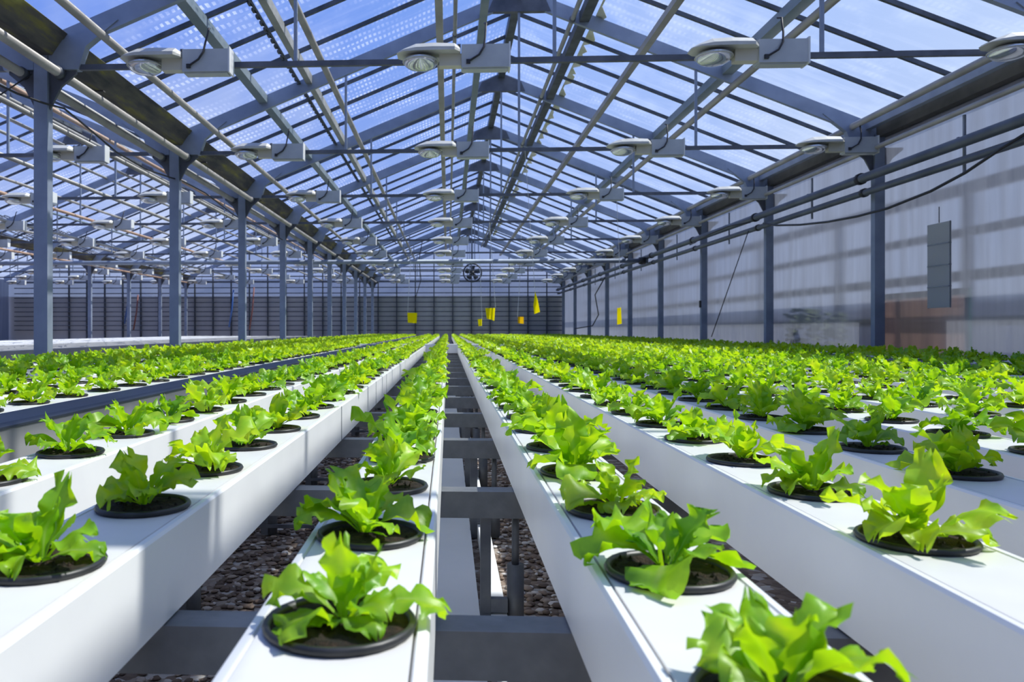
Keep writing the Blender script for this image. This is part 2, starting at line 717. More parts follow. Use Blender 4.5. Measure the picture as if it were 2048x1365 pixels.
def truss(x0, n, label, grp):
    y = BAY * n + .04
    t = thing('roof_truss', label, 'roof truss', (x0 + SPAN / 2, y, TIE), grp)
    hw = SPAN / 2
    z0, z1 = EAVE - TIE, RIDGE - TIE
    for s in (-1, 1):
        MB().bar((s * (hw - .02), 0, z0 + .01), (s * .005, 0, z1), .05, .15).build('rafter', M['steel'], t)
        k = MB()
        prof = [(s * (hw - .06), -.022), (s * (hw - .06), z0 + .03), (s * (hw - .62), z0 + SLOPE * .62 - .03), (s * (hw - .36), z0 + SLOPE * .36 - .13), (s * (hw - .30), -.022)]
        k.prism(prof if s < 0 else list(reversed(prof)), -.036, .036)
        k.build('haunch_plate', M['steel'], t)
    MB().bar((-(hw - .30), 0, 0), (hw - .30, 0, 0), .035, .042).build('tie_bar', M['steel_dark'], t)
    pl = MB()
    pl.prism([(-.36, z1 - .20), (.36, z1 - .20), (.30, z1 - .06), (0, z1 + .07), (-.30, z1 - .06)], -.034, .034)
    pl.build('ridge_plate', M['steel_dark'], t)
    for dx in (-2.0, 0, 2.0):
        top = z0 + SLOPE * (hw - abs(dx)) - .05
        MB().box(dx - .013, dx + .013, -.013, .013, .02, top).build('hanger', M['steel'], t)
    return t


for n in range(2, 12):
    truss(XL, n, 'steel roof truss with tie bar over the lettuce beds, %s from front' % ordw(n - 1), 'trusses over the main bay')
for n in range(2, 12):
    truss(XL - SPAN, n, 'steel roof truss over the empty left bay, %s from front' % ordw(n - 1), 'trusses over the second bay')
for n in range(6, 12):
    truss(XL - 2 * SPAN, n, 'distant roof truss in far left corner of the house, %s from front' % ordw(n - 5), 'trusses over the third bay')

# ------------------------------------------------------------------ long members running away from the camera
Y0L, Y1L = -2.0, YEND - .05


def long_tube(name, x, z, r, m, label, cat, grp=None, y0=Y0L, joints=None, nseg=10):
    if joints:
        t = thing(name, label, cat, (x, y0, z), grp)
        MB().tube([(0, 0, 0), (0, Y1L - y0, 0)], r, nseg).build('pipe_run', m, t, True)
        for jy in joints:
            MB().tube([(0, jy - y0 - .035, 0), (0, jy - y0 + .035, 0)], r * 1.28, nseg).build('clamp', M['steel_dark'], t, True)
        return t
    o = MB().tube([(x, y0, z), (x, Y1L, z)], r, nseg).build(name, m, None, True)
    return tag(o, label, cat, grp)


def long_bar(name, x, z, w, h, m, label, cat, grp=None, y0=Y0L):
    o = MB().bar((x, y0, z), (x, Y1L, z), w, h).build(name, m)
    return tag(o, label, cat, grp)


bayj = [BAY * n for n in range(2, 12)]
# left slope of the main bay
x, z = solve(-1.171, True, -.10); long_tube('roof_pipe', x, z, .034, M['pipe'], 'grey pipe under the left roof slope, lowest above the mossy gutter', 'pipe')
x, z = solve(-.80, True, .05); long_bar('purlin', x, z, .10, .09, M['purlin_green'], 'blue-green purlin on left roof slope, above the lowest roof pipe', 'purlin')
x, z = solve(-.47, True, -.10); long_tube('roof_pipe', x, z, .036, M['pipe'], 'pale brown roof pipe crossing under the rafters halfway up left slope', 'pipe')
x, z = solve(-.554, True, .05); long_bar('purlin', x, z, .07, .10, M['purlin'], 'dark-edged purlin beside the toothed rack on the left roof slope', 'purlin')
x, z = solve(-.028, True, -.11); long_bar('purlin', x, z, .08, .08, M['pipe'], 'thick brown-grey purlin running straight overhead near the roof centre', 'purlin')
x, z = solve(.112, True, -.08); long_bar('purlin', x, z, .09, .07, M['purlin_green'], 'grey-green purlin just left of the roof ridge', 'purlin')
x, z = solve(.023, True, -.16)
long_tube('vent_shaft', x, z, .022, M['purlin'], 'thin vent drive shaft with knuckle joints beside the overhead purlin', 'drive shaft', None, Y0L, bayj)
long_bar('ridge_beam', XL + SPAN / 2, RIDGE + .06, .10, .12, M['bar'], 'dark ridge beam along the top of the glass roof', 'beam')
# right slope
x, z = solve(.435, False, .02); long_bar('purlin', x, z, .11, .11, M['bar'], 'dark vent purlin on right roof slope beside the torn pale seal', 'purlin')
x2, z2 = solve(.40, False, -.06)
long_tube('vent_shaft', x2, z2, .028, M['purlin'], 'shiny vent shaft clipped under the dark purlin on right slope', 'drive shaft', None, Y0L, bayj)
x, z = solve(.697, False, -.09); long_bar('purlin', x, z, .075, .07, M['pipe'], 'brown purlin halfway up the right roof slope', 'purlin')
x, z = solve(1.074, False, .05); long_bar('purlin', x, z, .12, .10, M['purlin_green'], 'broad blue-grey purlin low on the right roof slope', 'purlin')
x, z = solve(1.168, False, -.09); long_tube('roof_pipe', x, z, .040, M['pipe'], 'grey-brown roof pipe just below the broad purlin on right slope', 'pipe')
x, z = solve(1.987, False, -.05); long_tube('roof_pipe', x, z, .036, M['pipe'], 'grey roof pipe running along the eave above the right wall', 'pipe')
long_bar('eave_plate', XR - .12, EAVE + .10, .07, .13, M['steel'], 'blue-grey eave plate at the foot of the right roof slope', 'beam')

# torn pale seal along the dark vent purlin
x, z = solve(.47, False, .10)
sm = MB()
random.seed(3)
yy = 3.0
vs = []
while yy < 30:
    vs.append((x, yy, roof_z(x, XL) + .10))
    xx = x + random.choice([.02, .05, .09, .11])
    vs.append((xx, yy, roof_z(xx, XL) + .10))
    yy += random.uniform(.05, .22)
n0 = len(vs)
vs += [(a, b, c + .004) for a, b, c in vs]
fs = []
for i in range(0, n0 - 2, 2):
    fs += [(i, i + 1, i + 3, i + 2), (i + n0, i + 2 + n0, i + 3 + n0, i + 1 + n0), (i + 1, i + 1 + n0, i + 3 + n0, i + 3), (i, i + 2, i + 2 + n0, i + n0)]
sm.add(vs, fs)
tag(sm.build('vent_seal', M['seal']), 'torn pale vent seal with ragged edge on the right roof slope', 'seal')
# toothed rack on the left slope
x, z = solve(-.60, True, .05)
rk = MB()
rk.box(x - .01, x + .01, 0, 26, z - .012, z + .012)
for k in range(170):
    rk.box(x - .035, x - .0, k * .15, k * .15 + .07, z - .012, z + .012)
tag(rk.build('vent_rack', M['bar']), 'black toothed vent rack along the left roof slope', 'rack')

# valley gutters (underside seen) over the left post rows, eave gutter over the right wall


def valley(x, label):
    t = thing('valley_gutter', label, 'roof gutter', (x, Y0L, CAM_Z + 2.16))
    prof = [(-.09, 0), (.09, 0), (.21, .17), (.20, .18), (.085, .012), (-.085, .012), (-.20, .18), (-.21, .17)]
    MB().prism(prof, 0, Y1L - Y0L).build('trough', M['moss'], t)
    for n in range(2, 11):
        MB().box(-.10, .10, BAY * n + .9 - Y0L, BAY * n + .94 - Y0L, -.012, -.001).build('joint_strap', M['gutter_dark'], t)


valley(XL, 'moss-stained roof gutter above the row of posts left of the lettuce')
valley(XL - SPAN, 'roof gutter above the distant second row of posts')
eg = MB()
eg.prism([(4.80, CAM_Z + 2.16), (5.0, CAM_Z + 2.16), (5.05, CAM_Z + 2.36), (5.04, CAM_Z + 2.36), (4.99, CAM_Z + 2.175), (4.81, CAM_Z + 2.175), (4.81, CAM_Z + 2.33), (4.80, CAM_Z + 2.33)], Y0L, Y1L)
tag(eg.build('eave_gutter', M['gutter_dark']), 'dark eave gutter along the top of the right wall', 'roof gutter')

# pipes resting on the brackets
PZ = CAM_Z + 1.98 + .10
long_tube('heating_pipe', XL + .145, CAM_Z + 2.02, .038, M['pipe'], 'pale heating pipe on brackets along the lettuce side of left posts', 'pipe', None, Y0L, bayj)
long_tube('heating_pipe', XL - .145, CAM_Z + 2.02, .036, M['pipe'], 'pale heating pipe on brackets along the far side of left posts', 'pipe', None, Y0L, bayj)
long_tube('heating_pipe', XR - .145, CAM_Z + 2.0, .027, M['pipe'], 'uppermost pale pipe along the right wall, resting on the post brackets', 'pipe', None, Y0L, bayj)
# right wall pair of dark pipes with straps


def wall_pipe(x, h, r, label):
    t = thing('wall_pipe', label, 'pipe', (x, Y0L, CAM_Z + h))
    MB().tube([(0, 0, 0), (0, Y1L - Y0L, 0)], r, 14).build('pipe_run', M['pipe_dark'], t, True)
    for n in range(2, 12):
        MB().tube([(0, BAY * n - .03 - Y0L, 0), (0, BAY * n + .03 - Y0L, 0)], r * 1.3, 14).build('coupling', M['cable'], t, True)


wall_pipe(4.62, 1.69, .050, 'thick dark pipe along the right wall, above the thinner dark pipe')
wall_pipe(4.66, 1.535, .038, 'thinner dark pipe along the right wall, lowest of the wall pipes')
for i in range(2, 9):
    y = BAY * i + 1.4
    MBs = MB().box(4.715, 4.733, y - .012, y + .012, CAM_Z + 1.44, CAM_Z + 1.97)
    MBs.box(4.66, 4.715, y - .012, y + .012, CAM_Z + 1.752, CAM_Z + 1.766)
    tag(MBs.build('pipe_strap', M['rail_grey']), 'thin steel strap behind the wall pipes, %s from front' % ordw(i - 1), 'strap', 'straps of the wall pipes')

# left bay: purlins, pipes seen through the posts
lx = XL - SPAN
for k, (u, off, m, nm) in enumerate([(7.3, -.10, 'pipe', 'lowest'), (6.6, .05, 'purlin_green', 'second lowest'), (5.9, -.10, 'pipe_rust', 'third lowest'), (5.1, .05, 'purlin', 'fourth lowest'), (4.5, -.10, 'pipe', 'nearest the ridge')]):
    xx = lx + u
    zz = roof_z(xx, lx) + off
    long_tube('roof_pipe', xx, zz, .03, M[m], 'roof pipe over the left bay, right slope, %s' % nm, 'pipe', None, 3.0)
for k, (u, off, m, nm) in enumerate([(.8, -.10, 'pipe', 'lowest'), (1.5, .05, 'purlin_green', 'second lowest'), (2.3, -.10, 'pipe', 'third lowest'), (3.2, .05, 'purlin', 'fourth lowest'), (3.7, -.10, 'pipe', 'nearest the ridge')]):
    xx = lx + u
    zz = roof_z(xx, lx) + off
    long_tube('roof_pipe', xx, zz, .03, M[m], 'roof pipe over the left bay, far slope, %s' % nm, 'pipe', None, 8.0)
long_bar('ridge_beam', lx + SPAN / 2, RIDGE + .06, .10, .12, M['bar'], 'ridge beam over the empty left bay', 'beam', None, 3.0)
long_tube('heating_pipe', lx + .145, CAM_Z + 2.01, .030, M['pipe_rust'], 'rusty heating pipe on the distant second row of posts', 'pipe', None, 12.0)
for k, (xx, hh, nm) in enumerate([(-4.1, 2.0, 'beside the post row'), (-5.4, 2.0, 'over the first empty gutters'), (-6.9, 2.0, 'over the middle of the bay'), (-8.6, 2.0, 'towards its far side')]):
    long_tube('heating_pipe', xx, CAM_Z + hh + .12, .028, M['pipe' if k != 2 else 'pipe_rust'], 'heating pipe hung level in the left bay, %s' % nm, 'pipe', None, 6.0)

# thick cross pipe at mid length
cp = thing('cross_pipe', 'thick dark pipe crossing the whole house between sixth posts', 'pipe', (0, 18.35, CAM_Z + 1.60))
MB().tube([(-19, 0, 0), (4.62, 0, 0)], .052, 14).build('pipe_run', M['steel'], cp, True)
MB().tube([(4.42, 0, 0), (4.56, 0, 0)], .085, 14).build('elbow', M['cable'], cp, True)

# ------------------------------------------------------------------ grow lamps


def lamp_proto():
    t = thing('grow_lamp', '', 'grow lamp')
    rf = MB()
    # batwing housing lofted along x: (x, half width, z bottom, z top)
    secs = [(-.43, .06, -.014, -.004), (-.38, .11, -.016, .018), (-.29, .13, -.018, .050), (-.16, .135, -.018, .056), (.0, .13, -.016, .050), (.04, .08, -.016, .026)]
    vs = []
    for x, w, zb, zt in secs:
        vs += [(x, -w, zb), (x, -w, zb + (zt - zb) * .35), (x, -w * .55, zt), (x, w * .55, zt), (x, w, zb + (zt - zb) * .35), (x, w, zb)]
    fs = []
    for i in range(len(secs) - 1):
        for k in range(6):
            a, b = i * 6 + k, i * 6 + (k + 1) % 6
            fs.append((a, a + 6, b + 6, b))
    fs += [tuple(range(6)), tuple(reversed(range((len(secs) - 1) * 6, len(secs) * 6)))]
    rf.add(vs, fs)
    rf.build('reflector', M['lamp_body'], t)
    ds = MB()
    prof = [(.001, -.118), (.05, -.116), (.09, -.106), (.115, -.090), (.128, -.068), (.125, -.045), (.06, -.020)]
    ds.lathe(prof, 20, (-.255, 0, 0))
    dish = ds.build('lamp_glass', M['lens'], t, True)
    MB().tube([(-.255 + .131 * math.cos(q * PI / 12), .131 * math.sin(q * PI / 12), -.062) for q in range(25)], .006, 6, False).build('glass_rim', M['lamp_body'], dish, True)
    nk = MB().box(-.115, .05, -.04, .04, -.105, -.017)
    nk.build('neck', M['lamp_neck'], t)
    bx = MB()
    bx.box(.05, .40, -.06, .06, -.125, .045)
    bx.box(.06, .39, -.045, .045, -.135, -.125)
    body = bx.build('ballast_box', M['lamp_box'], t)
    MB().box(.40, .412, -.066, .066, -.133, .058).build('end_plate', M['lamp_end'], body)
    MB().tube([(.10, -.065, -.085), (.13, -.075, -.07), (.18, -.08, -.04), (.215, -.07, .02), (.225, -.05, .10), (.23, -.02, .16), (.235, .0, .22), (.225, .05, .24)], .008, 6).build('cable', M['cable'], t, True)
    MB().box(.085, .115, -.075, -.06, -.10, -.07).build('cable_gland', M['cable'], t)
    br = MB()
    br.box(.02, .045, -.02, .20, .05, .062)
    br.box(-.03, .045, -.01, .01, .03, .05)
    br.box(.02, .045, .195, .207, -.03, .062)
    br.build('hanging_bracket', M['steel_dark'], t)
    return t


lamp0 = lamp_proto()
lfirst = True


def put_lamp(x, n, label, grp):
    global lfirst
    y = BAY * n + .04 - .18
    # the tie bars sag a touch unevenly, so do the lamps
    if lfirst:
        lamp0.location = (x, y, TIE)
        lamp0['label'] = label
        lamp0['group'] = grp
        lfirst = False
    else:
        dup(lamp0, (x, y, TIE), label, grp, random.uniform(-.05, .05))


random.seed(11)
colw = ['leftmost', 'second', 'third', 'rightmost']
for n in range(2, 12):
    for c, xx in enumerate([-2.05, .05, 2.21, 4.30]):
        put_lamp(xx, n, 'grey grow lamp on the %s tie bar over the lettuce, %s of its row' % (ordw(n - 1), colw[c]), 'grow lamps over the lettuce beds')
for n in range(3, 12):
    for c, xx in enumerate([-4.35, -6.5, -8.65, -10.7]):
        p = project(xx, BAY * n, TIE)
        if p[0] > -60:
            put_lamp(xx, n, 'grow lamp over the empty left bay, %s truss, %s from the post row' % (ordw(n - 1), ordw(c + 1)), 'grow lamps over the left bay')
for n in range(7, 12):
    for c, xx in enumerate([-12.3, -14.4, -16.5, -18.6]):
        p = project(xx, BAY * n, TIE)
        if p[0] > -40:
            put_lamp(xx, n, 'tiny distant grow lamp in third bay, %s truss, %s from second posts' % (ordw(n - 1), ordw(c + 1)), 'grow lamps over the third bay')

put_lamp(1.38, 1.22 / BAY + .0467, 'unseen grow lamp added overhead to cast shade on the nearest gutters', 'grow lamps over the lettuce beds')  # extra lamp out of view, added only to throw a shadow band on the gutters
# ------------------------------------------------------------------ hydroponic gutters
ROWS = []   # (key, x centre, phrase)
for k, (nm, c) in enumerate([('first', -.371), ('second', -1.715), ('third', -3.04)]):
    ROWS.append((c * GH, '%s gutter left of the central gap' % nm, {0: .663, 1: .82, 2: 1.29}[k]))
for k in range(10):
    z0 = {0: .798, 1: .918, 2: 1.353}.get(k, None)
    ROWS.append(((.905 + 1.312 * k) * GH, '%s gutter right of the central gap' % ordw(k + 1), z0))
for k in range(6):
    ROWS.append(((-5.66 - 1.295 * k) * GH, '%s gutter beyond the left bench rail' % ordw(k + 1), None))
for k in range(3):
    ROWS.append(((15.34 + 1.29 * k) * GH, '%s gutter beyond the right bench rail' % ordw(k + 1), None))
BREAK0, BREAK1 = 12.2, 12.62


def gutter_parts(t, length, empty=False, m=None):
    hw, d = GW / 2, GD
    prof = [(-hw, -d), (hw, -d), (hw, -.004), (hw - .003, 0), (hw - .010, 0), (hw - .012, -.004), (hw - .012, -.02), (-hw + .012, -.02), (-hw + .012, -.004), (-hw + .010, 0), (-hw + .003, 0), (-hw, -.004)]
    MB().prism(prof, 0, length).build('channel', M[m or 'white'], t)
    if not empty:
        MB().box(-hw + .0135, hw - .0135, 0.002, length - .002, -.0195, -.0005).build('lid', M[m or 'lid'], t)
    for y0, y1 in ((-.004, 0.0), (length, length + .004)):
        MB().box(-hw - .002, hw + .002, y0, y1, -d - .002, .001).build('end_cap', M['white'], t)


GF = thing('growing_gutter', '', 'gutter')
gutter_parts(GF, BREAK0 - .02 + .35)
GR = thing('growing_gutter', '', 'gutter')
gutter_parts(GR, YEND - .7 - BREAK1)
random.seed(21)
for i, (xc, ph, z0) in enumerate(ROWS):
    lab_f = 'white lettuce gutter on the near bench, %s' % ph
    lab_r = 'white lettuce gutter on the far bench, %s' % ph
    if i == 0:
        gf, grr = GF, GR
        GF.location = (xc, -.35, GTOP)
        GR.location = (xc, BREAK1, GTOP)
        GF['label'], GR['label'] = lab_f, lab_r
        GF['group'], GR['group'] = 'lettuce gutters on the near bench', 'lettuce gutters on the far bench'
    else:
        gf = dup(GF, (xc, -.35, GTOP), lab_f)
        grr = dup(GR, (xc, BREAK1, GTOP), lab_r)
    # slim joint bands on the sides, where lengths of channel meet
    if i == 1:
        js = [2.56, 3.8, 4.45]
        for jy in js:
            b = MB()
            for s in (-1, 1):
                b.box(s * (GW / 2 + .0004) - .001, s * (GW / 2 + .0004) + .001, jy - .35 * 0 + .35, jy + .35 + .012, -GD, -.003)
            b.build('joint_band', M['seam'], gf)

# grey rails where two benches meet
for xc, ph in ((-4.65 * GH, 'left'), (13.95 * GH, 'right')):
    for a, b, w in ((-.35, BREAK0, 'near'), (BREAK1, YEND - .7, 'far')):
        t = thing('bench_rail', 'grey metal side rail between the %s rows of gutters, %s bench' % ('left' if ph == 'left' else 'right', w), 'rail', (xc, a, GTOP))
        hw = .074
        MB().box(-hw, hw, 0, b - a, -GD - .03, .006).build('rail_box', M['rail_face'], t)
        MB().prism([(-hw - .004, .0065), (hw + .004, .0065), (hw + .004, .012), (hw - .01, .020), (-hw + .01, .020), (-hw - .004, .012)], 0, b - a).build('cover_strip', M['rail_dark'], t)

# white header trough between near and far benches
hd = thing('drain_trough', 'white drain trough across the ends of the near lettuce gutters', 'trough', (0, BREAK0 + .01, GTOP))
MB().prism([(-3.1, -.117), (4.6, -.117), (4.6, .022), (-3.1, .022)], 0, BREAK1 - BREAK0 - .05).build('trough_body', M['white'], hd)

# ------------------------------------------------------------------ bench supports
BT = GTOP - GD - .003
sup = thing('bench_support', '', 'bench frame')
bm_ = MB()
prof = [(0, 0), (.055, 0), (.055, -.005), (.006, -.005), (.006, -.055), (.03, -.055), (.03, -.06), (0, -.06)]
vsx = []
for x in (-3.12, 4.62):
    vsx += [(x, y, z) for y, z in prof]
n = len(prof)
bm_.add(vsx, [tuple(reversed(range(n))), tuple(range(n, 2 * n))] + [(k, (k + 1) % n, (k + 1) % n + n, k + n) for k in range(n)])
bm_.build('beam', M['beam'], sup)
for xx in (-2.6, -1.3, -.62, .086, 1.6, 3.0, 4.4):
    MB().box(xx - .012, xx + .012, .012, .032, -BT + .006, -.06).build('leg', M['leg'], sup)
for xx in (-.60, .155, 1.0):
    s_ = MB().tube([(xx, .03, -BT + .006), (xx, .03, -BT + .16)], .020, 10).build('leg_sleeve', M['leg'], sup, True)
    MB().tube([(xx, .03, -BT + .16), (xx, .03, -.06)], .0085, 8).build('leg_rod', M['leg'], s_, True)
MB().box(.098, .136, .010, .030, -BT + .055, -BT + .085).build('brace', M['leg'], sup)
MB().box(-1.25, -.45, .010, .018, -BT + .03, -BT + .042).build('brace', M['leg'], sup)
for k in range(15):
    y = .955 + .825 * k
    lab = 'dark steel bench beam on legs under the gutters, %s from front' % ordw(k + 1)
    if k == 0:
        sup.location = (0, y, BT)
        sup['label'] = lab
        sup['group'] = 'beams under the near bench'
    else:
        dup(sup, (0, y, BT), lab)
for k in range(5):
    y = 13.0 + .825 * k * 2
    dup(sup, (0, y, BT), 'dark steel bench beam under the far bench, %s from front' % ordw(k + 1), 'beams under the far bench')

# ------------------------------------------------------------------ empty gutters in the left bay
E0 = thing('empty_gutter', '', 'gutter')
gutter_parts(E0, 24.0, False)
E1 = thing('empty_gutter', '', 'gutter')
gutter_parts(E1, 24.0, False, 'rail_face')
for k in range(16):
    xx = -5.3 - .34 * k
    grey = k < 6
    lab = 'empty %s gutter on the left bay bench, %s beyond the post row' % ('grey' if grey else 'white', ordw(k + 1))
    src = E1 if grey else E0
    if k in (0, 6):
        src.location = (xx, 7.2, GTOP)
        src['label'] = lab
        src['group'] = 'empty gutters in the left bay'
    else:
        dup(src, (xx, 7.2, GTOP), lab)
eb = thing('bench_support', 'long bench frame carrying the empty gutters in the left bay', 'bench frame', (-7.0, 7.2, 0))
for k in range(8):
    MB().box(-3.45, 3.35, .5 + 3.2 * k, .56 + 3.2 * k, BT - .06, BT).build('beam', M['beam'], eb)
    for xx in (-3.3, 0, 3.2):
        MB().box(xx - .02, xx + .02, .5 + 3.2 * k, .54 + 3.2 * k, 0, BT - .06).build('leg', M['leg'], eb)

# ------------------------------------------------------------------ lettuce


def leaf(mb, rnd, az, Ln, W, e0, droop, nu, nv, ruf, base=(0, 0, 0.0)):
    """one lobed, frilled leaf: a petiole that widens into a blade and arches outward"""
    ph = [rnd.uniform(0, 1) for _ in range(6)]
    kl = rnd.uniform(2.2, 3.4)
    kf = rnd.uniform(2.6, 4.2)
    lob = rnd.uniform(.14, .32)
    cup = rnd.uniform(-.25, .45)
    twist = rnd.uniform(-.7, .7)
    bend = rnd.uniform(-.4, .4)
    pet = rnd.uniform(.28, .42)
    pk = rnd.uniform(1.0, 1.35)
    ca, sa = math.cos(az), math.sin(az)
    pts = []
    x = z = lat = 0.0
    for i in range(nu + 1):
        u = i / nu
        e = e0 - droop * u ** 1.7
        pts.append((x, lat, z, e))
        x += Ln / nu * math.cos(e)
        z += Ln / nu * math.sin(e)
        lat += Ln / nu * bend * u

    def saw(t):
        t = t % 1.0
        return 1 - abs(2 * t - 1) ** 2.0     # rounded tooth with a sharp notch

    o = len(mb.v)
    for i in range(nu + 1):
        u = i / nu
        px, pl, pz, e = pts[i]
        s = max(0.0, (u - pet * .6) / (1 - pet * .6))
        s2 = s ** pk
        w = W * (.085 * (1 - s) + .5 * max(0.0, 1 - abs(2 * s2 - 1.05) ** 2.4) ** .6)
        if i == nu:
            w = max(w, W * .12)
        blade = max(0.0, min(1.0, (u - pet) / .22))
        nx, nz = -math.sin(e), math.cos(e)
        for j in range(nv + 1):
            v = j / nv * 2 - 1
            k = 0 if v > 0 else 1
            av = abs(v)
            lb = 1 + blade * lob * (saw(kl * u + ph[k]) - .55) * av
            lw = v * w * lb
            tw = twist * u
            mg = max(0.0, (av - .25) / .75) ** 1.3
            ru = ruf * W * blade * mg * (math.sin(2 * PI * (kf * u + ph[2 + k])) + .45 * math.sin(2 * PI * (1.9 * kf * u + ph[4 + k])))
            ru += .05 * W * blade * math.sin(4.2 * v + 6 * ph[4] + 5 * u)
            up = cup * av ** 1.7 * w + ru + lw * math.sin(tw)
            tip = max(0.0, (u - .72) / .28)
            ext = blade * tip * Ln * .09 * math.cos(PI * 2.2 * v + ph[5] * 3)
            gx = px + nx * up + ext * math.cos(e)
            gl = pl + lw * math.cos(tw)
            gz = max(pz + nz * up + ext * math.sin(e), .003 - base[2])
            mb.v.append((ca * gx - sa * gl + base[0], sa * gx + ca * gl + base[1], gz + base[2]))
            mb.uv.append(((v + 1) / 2, u))
    for i in range(nu):
        for j in range(nv):
            a = o + i * (nv + 1) + j
            mb.f.append((a, a + 1, a + nv + 2, a + nv + 1))


def foliage(seed, nu, nv, scale=1.0, upright=0.0):
    rnd = random.Random(seed)
    mb = MB()
    n1 = rnd.choice([5, 6, 6, 7])
    a0 = rnd.uniform(0, 6.28)
    for k in range(n1):
        az = a0 + 2 * PI * k / n1 + rnd.uniform(-.4, .4)
        q = rnd.uniform(.68, 1.14)
        leaf(mb, rnd, az, .098 * q * scale, rnd.uniform(.046, .068) * q * scale, R(rnd.uniform(26, 62)) + upright, R(rnd.uniform(40, 135)), nu, nv, rnd.uniform(.09, .16), (.008 * math.cos(az), .008 * math.sin(az), .004))
    n2 = rnd.choice([3, 4, 4, 5])
    a0 += .6
    for k in range(n2):
        az = a0 + 2 * PI * k / n2 + rnd.uniform(-.5, .5)
        q = rnd.uniform(.70, 1.12)
        leaf(mb, rnd, az, .086 * q * scale, rnd.uniform(.034, .052) * q * scale, R(rnd.uniform(56, 86)), R(rnd.uniform(0, 80)), nu, nv, rnd.uniform(.10, .18), (.007 * math.cos(az), .007 * math.sin(az), .006))
    for k in range(4):
        az = rnd.uniform(0, 6.28)
        leaf(mb, rnd, az, rnd.uniform(.034, .056) * scale, rnd.uniform(.018, .028) * scale, R(rnd.uniform(15, 75)), R(rnd.uniform(10, 60)), max(5, nu // 2), max(4, nv // 2), .10, (.007 * math.cos(az), .007 * math.sin(az), .004))
    return mb


PR = .064


def pot_mb(n=28):
    return MB().lathe([(PR - .001, .0002), (PR + .001, .004), (PR - .001, .0075), (PR - .004, .0075), (PR - .0065, .004), (PR - .007, .0012)], n)


def soil_mb(seed, nr=6, n=22):
    rnd = random.Random(seed)
    mb = MB()
    mb.v.append((0, 0, .008))
    rr = PR - .0065
    for i in range(1, nr + 1):
        for k in range(n):
            q = 2 * PI * k / n
            r = rr * i / nr
            z = .0025 + rnd.uniform(0, .0045) * (1 if i < nr else .2)
            mb.v.append((r * math.cos(q), r * math.sin(q), z))
    for k in range(n):
        mb.f.append((0, 1 + k, 1 + (k + 1) % n))
    for i in range(nr - 1):
        for k in range(n):
            a, b = 1 + i * n + k, 1 + i * n + (k + 1) % n
            mb.f.append((a, a + n, b + n, b))
    # loose crumbs
    for c in range(26):
        q, r = rnd.uniform(0, 6.28), rr * rnd.uniform(.2, .95)
        s = rnd.uniform(.0015, .0035)
        x, y = r * math.cos(q), r * math.sin(q)
        z = .005
        mb.add([(x - s, y, z), (x, y - s, z), (x + s, y, z), (x, y + s, z), (x, y, z + s * 1.5)], [(0, 1, 4), (1, 2, 4), (2, 3, 4), (3, 0, 4)])
    return mb


NV = 18
rim_me = pot_mb().mesh('pot_rim', M['pot'], True)
fol_me = [foliage(100 + k, 18, 12).mesh('foliage', M['leaf'], True) for k in range(NV)]
soil_me = [soil_mb(200 + k).mesh('soil', M['soil']) for k in range(4)]
protos = []

# candidate spots
rnd = random.Random(77)
spots = []
PITCH = .283
for ri, (xc, ph, z0) in enumerate(ROWS):
    if z0 is None:
        z0 = .5 + rnd.uniform(0, PITCH)
    y = z0 + YAW * xc
    while y > .30:
        y -= PITCH
    while y < YEND - .9:
        if not (BREAK0 - .14 < y < BREAK1 + .12):
            p = project(xc, y, GTOP + .04)
            if p:
                rpx = .085 * FPX / p[2]
                if -rpx < p[0] < 2048 + rpx and p[1] - rpx < 1365:
                    spots.append([p[2], xc, y, ri])
        y += PITCH
spots.sort()
near, far = spots[:300], spots[300:]
order = {}
for d, xc, y, ri in sorted(spots, key=lambda s: (s[3], s[0])):
    order.setdefault(ri, []).append(y)


def add_lettuce(i, xc, y, ri):
    k = order[ri].index(y) + 1
    lab = 'young lettuce, %s from the front in %s' % (ordw(k), ROWS[ri][1])
    rz = rnd.uniform(0, 2 * PI)
    sc = rnd.uniform(.76, .94) if y < 1.3 and ri < 4 else rnd.uniform(.86, 1.08)
    if ri == 0 and k == 1:
        sc = .62
    v = rnd.randrange(NV)
    t = thing('lettuce_plant', lab, 'lettuce', (xc + rnd.uniform(-.003, .003), y + rnd.uniform(-.006, .006), GTOP), 'young lettuces growing in the gutters')
    for nm, me, s in (('pot_rim', rim_me, 1), ('soil', soil_me[rnd.randrange(4)], 1), ('foliage', fol_me[v], sc)):
        o = bpy.data.objects.new(nm, me)
        COL.objects.link(o)
        o.parent = t
        if nm != 'pot_rim':
            o.rotation_euler = (0, 0, rz)
        o.scale = (s, s, s)
        if nm == 'foliage':
            o.location = (rnd.uniform(-.006, .006), rnd.uniform(-.006, .006), .003)


for i, (d, xc, y, ri) in enumerate(near):
    add_lettuce(i, xc, y, ri)

# the hundreds of smaller ones further back, one object


